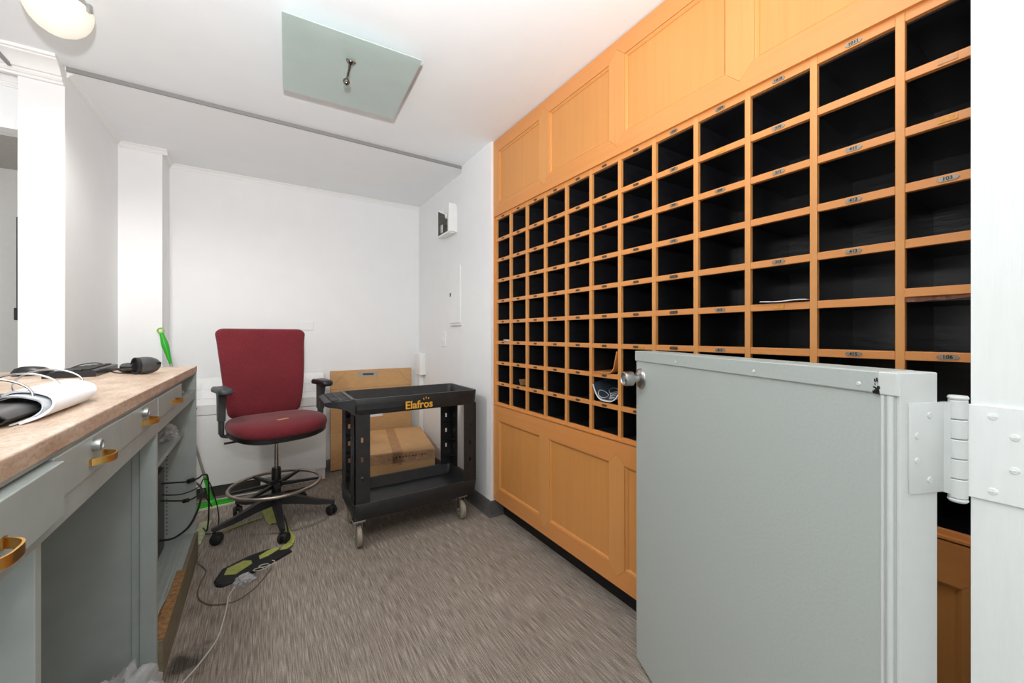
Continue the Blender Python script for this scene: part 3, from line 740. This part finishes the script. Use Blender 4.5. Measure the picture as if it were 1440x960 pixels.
B().cyl((-.04, -.0085, 0), (-.04, -.006, 0), .004, n=10).out('screw', 'white', bp_)

# convector cover
cv = thing('convector_cover', 'low white metal heater cover along the back wall behind the chair', 'heater', (-.06, 3.73, 0))
b = B(); b.box(-.53, .526, 0, .012, .10, .640, bev=.002); b.out('front_panel', 'trimwhite', cv)
b = B(); b.box(-.53, .526, .002, .016, .644, .722, bev=.003); b.out('upper_band', 'trimwhite', cv)
b = B(); b.prism([(.004, .720), (.17, .905), (.205, .912), (.205, .10), (.19, .10), (.19, .70), (.016, .70)], -.53, .526, axis=0); b.out('sloped_top', 'trimwhite', cv)
b = B()
sl = Matrix.Translation((0, .004, .720)) @ Matrix.Rotation(math.atan2(.185, .166), 4, 'X')
for i in range(11):
    for j in range(2):
        b.box(-.51+.094*i, -.51+.094*i+.08, .055+.085*j, .115+.085*j, .0, .003, bev=.001, seg=1, mx=sl)
b.out('outlet_grille', 'white', cv)
b = B(); b.box(.514, .526, .012, .205, .10, .74); b.out('side_panel', 'trimwhite', cv)
b = B(); b.box(.05, .522, .02, .03, .002, .10); b.out('kick_plate', 'trimwhite', cv)
b = B(); b.box(-.52, .05, .06, .07, .002, .10); b.out('recess_plate', 'base', cv)
b = B(); b.lathe((-.36, .014, .70), (0, -1, 0), [(.012, -.01), (.012, .012), (.009, .016), (.0001, .016)], 16); b.out('control_knob', 'rubber', cv, 40)

# ------------------------------------------------------------------ cardboard
fc = thing('flat_carton', 'flattened brown cardboard carton leaning upright against the back wall', 'cardboard', (.90, 3.90, .012))
lean = Matrix.Rotation(math.radians(-1.2), 4, 'X')
B().box(-.376, .376, -.012, .012, 0, .905, bev=.002, mx=lean).out('panel', 'kraft', fc)
b = B()
for s_ in (-1, 1):
    b.box(0, .20, -.0135, -.012, 0, .0018, mx=lean @ Matrix.Translation((s_*.374, 0, .745)) @ Matrix.Rotation((-.82 if s_ < 0 else -(PI-.82)), 4, 'Y'))
b.box(-.374, .374, -.0135, -.012, .735, .737, mx=lean)
b.out('crease', 'kraftd', fc)
B().box(-.17, .02, -.0145, -.012, .835, .885, mx=lean @ Matrix.Rotation(.03, 4, 'Y')).out('grey_label', 'greylabel', fc)
B().box(-.17, .09, -.0145, -.012, .45, .54, mx=lean).out('white_label', 'paper', fc)
B().box(-.12, -.02, -.0147, -.0143, .85, .87, mx=lean @ Matrix.Rotation(.03, 4, 'Y')).out('label_print', 'greyplastic', fc)
bx = thing('cardboard_box', 'brown cardboard box sealed with shiny tape behind the cart', 'box', (1.158, 2.956, 0), math.radians(-11))
L, Wd, Hh = .58, .80, .35
B().box(-L, 0, 0, Wd, 0, Hh, bev=.004).out('carton', 'kraft', bx)
b = B(); b.box(-L*.56, -L*.43, .0, Wd, Hh, Hh+.0012); b.box(-L*.56, -L*.43, -.0012, 0, Hh-.10, Hh+.001)
b.box(-L, 0, -.0012, .0, Hh-.085, Hh-.012)
rows = []
b.out('packing_tape', 'tapeclear', bx)
b = B(); b.box(-L*.499, -L*.495, .002, Wd-.002, Hh, Hh+.0016); b.out('flap_seam', 'kraftd', bx)
b = B()
random.seed(3)
for i in range(11): b.box(-.30+.024*i, -.30+.024*i+random.uniform(.008, .019), -.002, -.0012, Hh-.045+.0008*i, Hh-.045+random.uniform(.008, .016))
b.out('tape_print', 'ink', bx)

# ------------------------------------------------------------------ utility cart
cart = thing('utility_cart', 'black plastic two-shelf utility cart with yellow lettering', 'cart', (.848, 2.63, 0))
ox, oy = .848, 2.63
XA, XZ, YA, YZ = .445-ox, 1.25-ox, 2.408-oy, 2.845-oy
def tray(b, z0, z1, floor, lip=0, xa=XA, wall=.02):
    outer = lambda g, z: [((xa+XZ)/2+p[0], (YA+YZ)/2+p[1], z) for p in rrect(XZ-xa-2*g, YZ-YA-2*g, .03)]
    b.loft([outer(.012, z0), outer(.006, z0+.01), outer(.0, z1-.004), outer(.002, z1), outer(wall-.004, z1), outer(wall, z1-.004), outer(wall+.004, floor+.006), outer(wall+.012, floor)])
b = B(); tray(b, .775, .872, .805); top = b.out('top_tray', 'plastic', cart, 50)
# handle : tapering shelf with compartments at the left end
b = B()
def hring(x, yi, zb, zt): return [(x, YA+yi, zb), (x, YZ-yi, zb), (x, YZ-yi, zt), (x, YA+yi, zt)]
b.loft([hring(XA+.012, .008, .775, .868), hring(XA-.03, .012, .810, .868), hring(XA-.075, .018, .825, .866), hring(XA-.125, .05, .832, .862), hring(XA-.142, .07, .838, .856)])
b.out('handle', 'plastic', top, 30)
b = B()
for (xa_, xb_) in ((XA-.108, XA-.068), (XA-.060, XA-.012)):
    for (ya_, yb_) in ((YA+.05, YA+.205), (YA+.215, YA+.385)):
        b.box(xa_, xb_, ya_, yb_, .8655, .8695, bev=.001)
b.out('compartment', 'rubber', top)
b = B(); b.box(XA-.008, XA+.008, YA+.02, YZ-.02, .866, .8745, bev=.003); b.box(XA-.062, XA-.058, YA+.03, YZ-.03, .866, .871); b.out('compartment_rim', 'arm', top)
b = B(); b.box(XA+.02, XA+.29, YA-.0025, YA+.004, .806, .846, bev=.002); b.out('raised_plaque', 'plastic', top)
b = B(); tray(b, .158, .258, .185); low = b.out('bottom_tray', 'plastic', cart, 50)
def leg(sx_, sy_):
    b = B()
    xe = XA+.008 if sx_ < 0 else XZ-.008; ye = YA+.010 if sy_ < 0 else YZ-.010
    wx, wy = .088, .12
    z0, z1 = .235, .785
    holes = (.40, .515, .63)
    def plate(u0, u1, mk):
        uc = (u0+u1)/2; hw = .007; hh = .015
        mk(u0, uc-hw, z0, z1); mk(uc+hw, u1, z0, z1)
        prev = z0
        for hz in holes:
            mk(uc-hw, uc+hw, prev, hz-hh); prev = hz+hh
        mk(uc-hw, uc+hw, prev, z1)
    def fr(u0, u1, a, c_): b.box(min(u0, u1), max(u0, u1), ye-(.0 if sy_ < 0 else .006), ye+(.006 if sy_ < 0 else 0), a, c_)
    def sd_(u0, u1, a, c_): b.box(xe-(.0 if sx_ < 0 else .006), xe+(.006 if sx_ < 0 else 0), min(u0, u1), max(u0, u1), a, c_)
    xs_ = sorted((xe, xe-sx_*wx)); ys_ = sorted((ye, ye-sy_*wy))
    plate(xs_[0], xs_[1], fr); plate(ys_[0], ys_[1], sd_)
    for hz in (.33, .457, .572, .70):
        b.prism([(xe-sx_*.004, ye-sy_*.004), (xe-sx_*(wx-.006), ye-sy_*.004), (xe-sx_*.004, ye-sy_*(wy-.006))], hz-.002, hz+.002)
    return b
for sx_ in (-1, 1):
    for sy_ in (-1, 1):
        leg(sx_, sy_).out('leg', 'plastic', cart)
for (x, y) in ((.48, 2.445), (1.146, 2.452), (.50, 2.80), (1.19, 2.80)):
    c_ = Vector((x-ox, y-oy, .062))
    b = B(); b.box(c_.x-.035, c_.x+.035, c_.y-.03, c_.y+.03, .150, .160, bev=.002)
    for s_ in (-1, 1): b.prism([(c_.y-.022, .152), (c_.y+.022, .152), (c_.y+.012, .052), (c_.y-.012, .052)], c_.x+s_*.019-.0015, c_.x+s_*.019+.0015, axis=0)
    b.cyl((c_.x-.024, c_.y, .062), (c_.x+.024, c_.y, .062), .006, n=10)
    cs = b.out('caster', 'steel', cart)
    b = B(); b.lathe((c_.x-.014, c_.y, .062), (1, 0, 0), [(.030, 0), (.056, 0), (.0615, .004), (.0615, .024), (.056, .028), (.030, .028)], 32); b.out('tyre', 'wheelgrey', cs, 40)
    b = B(); b.lathe((c_.x-.012, c_.y, .062), (1, 0, 0), [(.0001, 0), (.034, 0), (.034, .024), (.0001, .024)], 24); b.out('wheel_hub', 'rubber', cs, 40)
mw = Matrix.Translation((.838-ox, YA-.0008, .8085)) @ Matrix.Rotation(PI/2, 4, 'X')
lg = text_mesh('lettering', 'Elafros', .066, 'yellowlogo', top, mw, .0006, .0016)
b = B()
for dx, dz, r_ in ((.034, .034, .35), (.050, .040, 0), (.066, .036, -.35)):
    b.box(-.0028, .0028, -.0006, .0006, -.0062, .0062, bev=.0005, seg=1, mx=Matrix.Translation((.838-ox+dx-.005, YA-.0008, .8085+dz)) @ Matrix.Rotation(-r_, 4, 'Y'))
b.out('logo_rays', 'yellowlogo', top)

# ------------------------------------------------------------------ drafting chair
phi = math.radians(14.3)
ch = thing('drafting_chair', 'maroon fabric drafting chair with armrests and a foot ring', 'chair', (.08, 3.06, 0), phi)
def pol(deg, r, z):   # world-angle direction expressed in the chair's own frame
    a = math.radians(deg)-phi
    return Vector((r*math.cos(a), r*math.sin(a), z))
arms = (-86, -14, 58, 130, 202)
for d in arms:
    a = math.radians(d)-phi; t = Vector((math.cos(a), math.sin(a), 0)); n_ = Vector((-t.y, t.x, 0))
    def rg(r, hw, zb, zt): return [t*r-n_*hw+Vector((0, 0, zb)), t*r+n_*hw+Vector((0, 0, zb)), t*r+n_*hw*.72+Vector((0, 0, zt)), t*r-n_*hw*.72+Vector((0, 0, zt))]
    b = B(); b.loft([rg(.02, .030, .125, .190), rg(.12, .026, .115, .165), rg(.25, .020, .088, .122), rg(.345, .016, .078, .100), rg(.358, .012, .080, .098)])
    am = b.out('base_arm', 'chairblack', ch, 40)
    cpos = t*.345
    b = B(); sw = a+.9; ax_ = Vector((math.cos(sw), math.sin(sw), 0)); pr = Vector((-ax_.y, ax_.x, 0))*.012
    for s_ in (-1, 1):
        b.lathe(cpos+pr+ax_*(s_*.016-.0095)+Vector((0, 0, .0315)), ax_, [(.0001, -.002), (.024, -.002), (.0305, .003), (.0315, .0095), (.0305, .016), (.024, .021), (.0001, .021)], 24)
    b.cyl(cpos+Vector((0, 0, .03)), cpos+Vector((0, 0, .085)), .009, n=12)
    b.lathe(cpos+pr*.6+Vector((0, 0, .046)), (0, 0, 1), [(.022, 0), (.024, .006), (.018, .016), (.0001, .017)], 18)
    b.out('caster', 'rubber', ch, 40)
b = B(); b.lathe((0, 0, 0), (0, 0, 1), [(.035, .118), (.042, .125), (.042, .185), (.034, .195), (.0285, .20), (.0275, .355), (.025, .365), (.015, .366)], 28); b.out('base_hub', 'chairblack', ch, 40)
b = B(); b.cyl((0, 0, .36), (0, 0, .60), .0135, n=24); b.out('gas_lift', 'chrome', ch, 40)
R_ = .264; b = B(); b.tube([pol(360*i/48, R_, .256) for i in range(48)], .0105, 12, smooth=0, closed=True); fr_ = b.out('foot_ring', 'ring', ch, 60)
b = B(); b.lathe((0, 0, .235), (0, 0, 1), [(.036, 0), (.036, .045), (.029, .05)], 24)
for d in (-170, -8, 55, 120, 235):
    p = pol(d, R_-.006, .256); n_ = Vector((-p.y, p.x, 0)).normalized()
    q = pol(d, .03, .25)
    b.loft([[q-n_*.012+Vector((0, 0, -.010)), q+n_*.012+Vector((0, 0, -.010)), q+n_*.012+Vector((0, 0, .014)), q-n_*.012+Vector((0, 0, .014))], [p-n_*.009+Vector((0, 0, -.006)), p+n_*.009+Vector((0, 0, -.006)), p+n_*.009+Vector((0, 0, .006)), p-n_*.009+Vector((0, 0, .006))]])
b.out('ring_spoke', 'chairblack', ch, 40)
b = B(); b.lathe(pol(-88, .034, .256), pol(-88, 1, 0), [(.008, 0), (.008, .012), (.020, .014), (.022, .030), (.018, .036), (.0001, .037)], 18); b.out('clamp_knob', 'chairblack', ch, 40)
# seat
def seat_outline(s_, n=44):
    pts = []
    for i in range(n):
        a = 2*PI*i/n; c_, s__ = math.cos(a), math.sin(a); e = 2/3.4
        x = .282*math.copysign(abs(c_)**e, c_); y = .252*math.copysign(abs(s__)**e, s__)
        if y > 0: x *= 1-.10*(y/.245)
        pts.append((x*s_, y*s_-.015))
    return pts
def seat_z(x, y, z):       # waterfall front, slight dish
    f = max(0, (-y-.10)/.16)
    return z-.022*f*f+.006*(x/.25)**2
b = B(); b.loft([[(x, y, seat_z(x, y, z)) for x, y in seat_outline(s_)] for s_, z in ((.93, .630), (.985, .640), (1.0, .657), (.99, .679), (.95, .693), (.86, .701), (.65, .706), (.35, .706), (.05, .706))]); st = b.out('seat_cushion', 'fabric', ch, 60)
b = B(); b.loft([[(x, y, seat_z(x, y, z)) for x, y in seat_outline(s_)] for s_, z in ((.05, .592), (.60, .593), (.90, .598), (.972, .612), (.975, .636))]); b.out('seat_pan', 'chairblack', ch, 60)
b = B(); b.box(-.11, .11, -.10, .15, .575, .615, bev=.012); b.box(.15, .30, -.03, -.015, .592, .604, bev=.004); b.box(-.30, -.15, -.08, -.065, .590, .602, bev=.004)
b.out('tilt_mechanism', 'chairblack', ch)
b = B(); b.box(-.035, .035, -.010, .010, 0, .0012, mx=Matrix.Translation((-.0, -.135, .7062)) @ Matrix.Rotation(.22, 4, 'Z') @ Matrix.Rotation(.10, 4, 'X')); b.out('paper_tag', 'tagpaper', st)
# backrest
def back_outline(s_, n=11):
    w0, w1, z0, z1, r = .222, .280, .680, 1.302, .05
    pts = []
    def wz(z): return w0+(w1-w0)*((z-z0)/(z1-z0))**.75
    for (sx_, zc, a0) in ((1, z1-r, 0), (-1, z1-r, 90)):
        for k in range(7):
            a = math.radians(a0+90*k/6); pts.append((sx_*(w1-r)+r*math.cos(a), zc+r*math.sin(a)*.8))
    for k in range(1, n): pts.append((-wz(z1-r-(z1-r-z0-.06)*k/n), z1-r-(z1-r-z0-.06)*k/n))
    for (sx_, zc, a0) in ((-1, z0+.06, 180), (1, z0+.06, 270)):
        for k in range(7):
            a = math.radians(a0+90*k/6); pts.append((sx_*(w0-.045)+.06*math.cos(a)*.85, zc+.06*math.sin(a)))
    for k in range(n-1, 0, -1): pts.append((wz(z1-r-(z1-r-z0-.06)*k/n), z1-r-(z1-r-z0-.06)*k/n))
    zc = (z0+z1)/2
    return [(x*s_, zc+(z-zc)*s_) for x, z in pts]
def back_y(x, z, off):
    t = (z-.68)/.62
    return .225+.085*t-.035*math.sin(PI*min(1, max(0, t*1.25)))*.6-.42*x*x*-1*-.75+off
def ring_b(s_, off): return [(x, back_y(x, z, off), z) for x, z in back_outline(s_)]
b = B(); b.loft([ring_b(.97, .045), ring_b(.992, .036), ring_b(1, .022), ring_b(.992, .008), ring_b(.965, -.002), ring_b(.90, -.009), ring_b(.7, -.014), ring_b(.4, -.016), ring_b(.06, -.016)]); bk = b.out('backrest', 'fabric', ch, 60)
b = B(); b.loft([ring_b(.95, .040), ring_b(.95, .052), ring_b(.85, .060), ring_b(.5, .064), ring_b(.06, .065)]); b.out('back_shell', 'chairblack', ch, 60)
b = B(); b.tube([(0, .10, .60), (0, .22, .595), (0, .285, .64), (0, .30, .78), (0, .33, .95)], .022, 10); b.out('back_support', 'chairblack', ch, 60)
# armrests
for s_ in (-1, 1):
    b = B(); rings = []
    for z, w, dpt, yo in ((.635, .013, .026, .03), (.715, .014, .028, .03), (.718, .019, .032, .03), (.80, .020, .032, .028), (.87, .022, .036, .02), (.905, .026, .050, .0)):
        rings.append([(s_*.295+p[0], yo+p[1], z) for p in rrect(2*w, 2*dpt, .010, 4)])
    b.loft(rings); b.tube([(s_*.295, .03, .65), (s_*.28, .03, .618), (s_*.16, .02, .60)], .011, 8)
    ar = b.out('armrest', 'arm', ch, 50)
    b = B(); rings = []
    for k, (z, g) in enumerate(((.900, .010), (.905, .002), (.918, 0), (.930, .004), (.936, .014))):
        rings.append([(s_*.295+p[0]*(1 if p[1] > -.02 else .9), -.005+p[1], z-.016*(abs(p[1])/.12)**2) for p in rrect(.088-2*g, .235-2*g, .036-g, 6)])
    b.loft(rings); b.out('arm_pad', 'chairblack' if s_ > 0 else 'arm', ar, 60)

# ------------------------------------------------------------------ floor clutter
mp_ = thing('flat_mop', 'bright green flat mop leaning on the rear pillar', 'mop', (-.31, 3.585, 0))
a0 = Vector((-.31, 3.585, .05)); a1 = Vector((-.602, 3.655, 1.285)); o_ = Vector((-.31, 3.585, 0))
ln = lambda t: a0.lerp(a1, t)-o_
b = B(); b.cyl(ln(.13), ln(.83), .0085, n=14); b.out('pole', 'rustpole', mp_, 40)
b = B(); rings = []
d_ = (a1-a0).normalized(); u_ = d_.orthogonal().normalized(); w_ = d_.cross(u_)
for t, r_ in ((.80, .008), (.83, .012), (.87, .016), (.90, .021), (.93, .020), (.96, .014), (.98, .012)):
    rings.append([ln(t)+u_*r_*math.cos(k*PI/8)+w_*r_*math.sin(k*PI/8) for k in range(16)])
b.loft(rings); b.out('grip', 'mopgreen', mp_, 60)
b = B(); e_ = ln(.995)
b.tube([e_+Vector((.017*math.cos(k*PI/6), 0, .017*math.sin(k*PI/6))) for k in range(12)], .005, 8, smooth=0, closed=True); b.out('hanging_loop', 'lime', mp_, 60)
b = B(); b.cyl(ln(-.02), ln(.14), .013, .0105, n=14); b.lathe((0, 0, .02), (0, 0, 1), [(.03, 0), (.026, .02), (.012, .032), (.0001, .034)], 18); b.out('joint', 'mopgreen', mp_, 40)
mh = Matrix.Rotation(math.radians(6), 4, 'Z')
b = B(); b.prism([(-.115, -.035), (.13, -.04), (.165, .0), (.13, .045), (-.115, .05)], .014, .024, mx=mh); b.prism([(-.08, -.02), (.10, -.02), (.12, 0), (.10, .02), (-.08, .02)], .024, .032, mx=mh); b.out('mop_plate', 'mopgreen', mp_)
b = B(); b.prism([(-.125, -.05), (.135, -.055), (.18, .0), (.135, .06), (-.125, .065)], .001, .014, mx=mh); b.out('mop_cloth', 'cloth', mp_)

pad = thing('foot_pad', 'flat black rubber pad with lime tape patches on the carpet', 'pad', (-.03, 2.53, 0))
P_ = [(-.192, 2.425), (-.166, 2.405), (-.10, 2.425), (.06, 2.52), (.145, 2.585), (.12, 2.645), (.02, 2.672), (-.07, 2.645), (-.178, 2.575), (-.205, 2.47)]
P_ = [(x+.03, y-2.53) for x, y in P_]
def inset(pts, k): return [(x*k, y*k) for x, y in pts]
b = B(); b.loft([[(*p, .001) for p in P_], [(*p, .010) for p in P_], [(*p, .014) for p in inset(P_, .96)]]); b.out('mat', 'rubber', pad)
def tape(pts, z): return B().prism([(x+.03, y-2.53) for x, y in pts], z, z+.0015)
tape([(-.165, 2.50), (-.115, 2.475), (-.045, 2.545), (-.05, 2.58), (-.085, 2.60), (-.155, 2.56)], .0142).out('tape_patch', 'limetape', pad)
tape([(-.01, 2.57), (.03, 2.585), (.085, 2.635), (.075, 2.66), (.03, 2.65), (-.015, 2.61)], .0142).out('tape_patch', 'limetape', pad)
tape([(.085, 2.62), (.12, 2.61), (.155, 2.645), (.145, 2.68), (.11, 2.67)], .0142).out('tape_patch', 'limetape', pad)
def floor_tape(name, pts, label, seed):
    random.seed(seed)
    rows = []
    for (xl, yl, xr_, yr) in pts:
        rows.append([(xl+(xr_-xl)*j/4, yl+(yr-yl)*j/4, .006+.008*random.random()*(0 < j < 4)) for j in range(5)])
    return tag(B().sheet(rows, .0015).out(name, 'limetape'), label, 'tape')
floor_tape('tape_strip', [(.0, 3.38, .055, 3.42), (.005, 3.25, .075, 3.27), (.02, 3.1, .075, 3.12), (.045, 3.02, .085, 3.03)], 'lime tape running back under the chair base', 2)
floor_tape('tape_strip', [(.075, 3.10, .115, 3.10), (.10, 2.95, .145, 2.94), (.115, 2.83, .16, 2.82), (.118, 2.74, .175, 2.76), (.115, 2.70, .16, 2.68)], 'long lime tape strip beside the front chair caster', 5)
floor_tape('tape_strip', [(-.225, 3.025, -.222, 3.035), (-.17, 3.085, -.165, 3.10), (-.14, 3.10, -.135, 3.125), (-.09, 3.13, -.085, 3.145), (.0, 3.165, .0, 3.17)], 'thin curl of lime tape left of the chair base', 8)
zf = .004
cable('floor_cable', [(.075, 3.40, zf), (.122, 3.137, .01), (.138, 2.894, .012), (.134, 2.70, zf), (.12, 2.66, zf)], .005, 'cable', 'black cable taped down beside the front chair caster')
cable('floor_cable', [(-.31, 2.80, zf), (-.292, 2.724, zf), (-.25, 2.62, zf), (-.262, 2.50, zf), (-.262, 2.42, zf), (-.243, 2.34, zf), (-.19, 2.272, zf), (-.108, 2.248, zf), (-.039, 2.302, zf), (.011, 2.39, zf), (.04, 2.46, .006)], .0035, 'cablegrey', 'grey cable curving across the carpet from plinth to black pad')
cable('floor_cable', [(-.06, 2.44, .006), (-.10, 2.406, zf), (-.133, 2.312, zf), (-.135, 2.25, .009), (-.141, 2.138, zf), (-.156, 2.005, zf), (-.201, 1.89, zf), (-.238, 1.823, zf), (-.27, 1.75, zf)], .003, 'cablewhite', 'thin white cable trailing toward the camera from the black pad')
crumple('plastic_wrapper', (-.075, 2.40, 0), (.05, .045, .025), 1.7, 'small crumpled clear wrapper beside the black pad')
cable('coiled_wire', [(-.02+.03*math.cos(i*1.05)+.004*i, 2.445+.02*math.sin(i*1.05), .018+.002*i) for i in range(14)], .002, 'cablewhite', 'little coil of pale wire on the edge of the black pad', 'wire')
b = B(); b.box(-.03, .03, -.17, .17, 0, .004, bev=.001, mx=Matrix.Rotation(-.08, 4, 'Z'))
cdg = b.out('printed_card', 'cardgreen'); cdg.location = (-.325, 3.14, .002); tag(cdg, 'narrow printed green card on the floor behind the counter end', 'card')
b = B(); b.cyl((-.43, 3.70, .008), (.0, 3.69, .008), .006, n=8)
tag(b.out('metal_rod', 'rustpole'), 'thin pale metal rod on the carpet along the heater cover', 'rod')

# ------------------------------------------------------------------ camera and light
cam = bpy.data.cameras.new('camera'); co = bpy.data.objects.new('camera', cam); C.objects.link(co)
cam.sensor_width = 36; cam.lens = 36*552.65/1440; cam.shift_y = -(480-470.36)/1440
cam.clip_start = .02
co.location = (0, 0, 1.25); co.rotation_euler = (PI/2, 0, -math.radians(32.46))
bpy.context.scene.camera = co

w = bpy.data.worlds.new('ambient_fill'); bpy.context.scene.world = w; w.use_nodes = True  # plain white surround added as fill, entering where the room is left open
w.node_tree.nodes['Background'].inputs[0].default_value = (.975, .985, 1, 1); w.node_tree.nodes['Background'].inputs[1].default_value = .8
fl = bpy.data.lights.new('flash', 'SPOT'); fl.energy = 222; fl.shadow_soft_size = .05; fl.color = (.965, .98, 1)
fl.spot_size = math.radians(178); fl.spot_blend = 1
fo = bpy.data.objects.new('flash', fl); C.objects.link(fo); fo.location = (-.07, -.03, 1.64)
fo.rotation_euler = Vector((-.02, .56, .83)).to_track_quat('-Z', 'Y').to_euler()
# the part of the flash that spills straight into the room
fs = bpy.data.lights.new('flash_spill', 'POINT'); fs.energy = 7; fs.shadow_soft_size = .05; fs.color = (.965, .98, 1)
fso = bpy.data.objects.new('flash_spill', fs); C.objects.link(fso); fso.location = (-.07, -.03, 1.64)
# the lit bowl lamp's own light
bl = bpy.data.lights.new('bowl_lamp_light', 'SPOT'); bl.energy = 46; bl.shadow_soft_size = .08; bl.color = (1, .975, .93)
bl.spot_size = math.radians(165); bl.spot_blend = .6
bo = bpy.data.objects.new('bowl_lamp_light', bl); C.objects.link(bo); bo.location = (-.67, 2.24, 2.33); bo.rotation_euler = (math.radians(8), 0, 0)
v = bpy.context.scene.view_settings
v.view_transform = 'Standard'; v.look = 'None'; v.gamma = 1; v.use_curve_mapping = False; v.exposure = 0
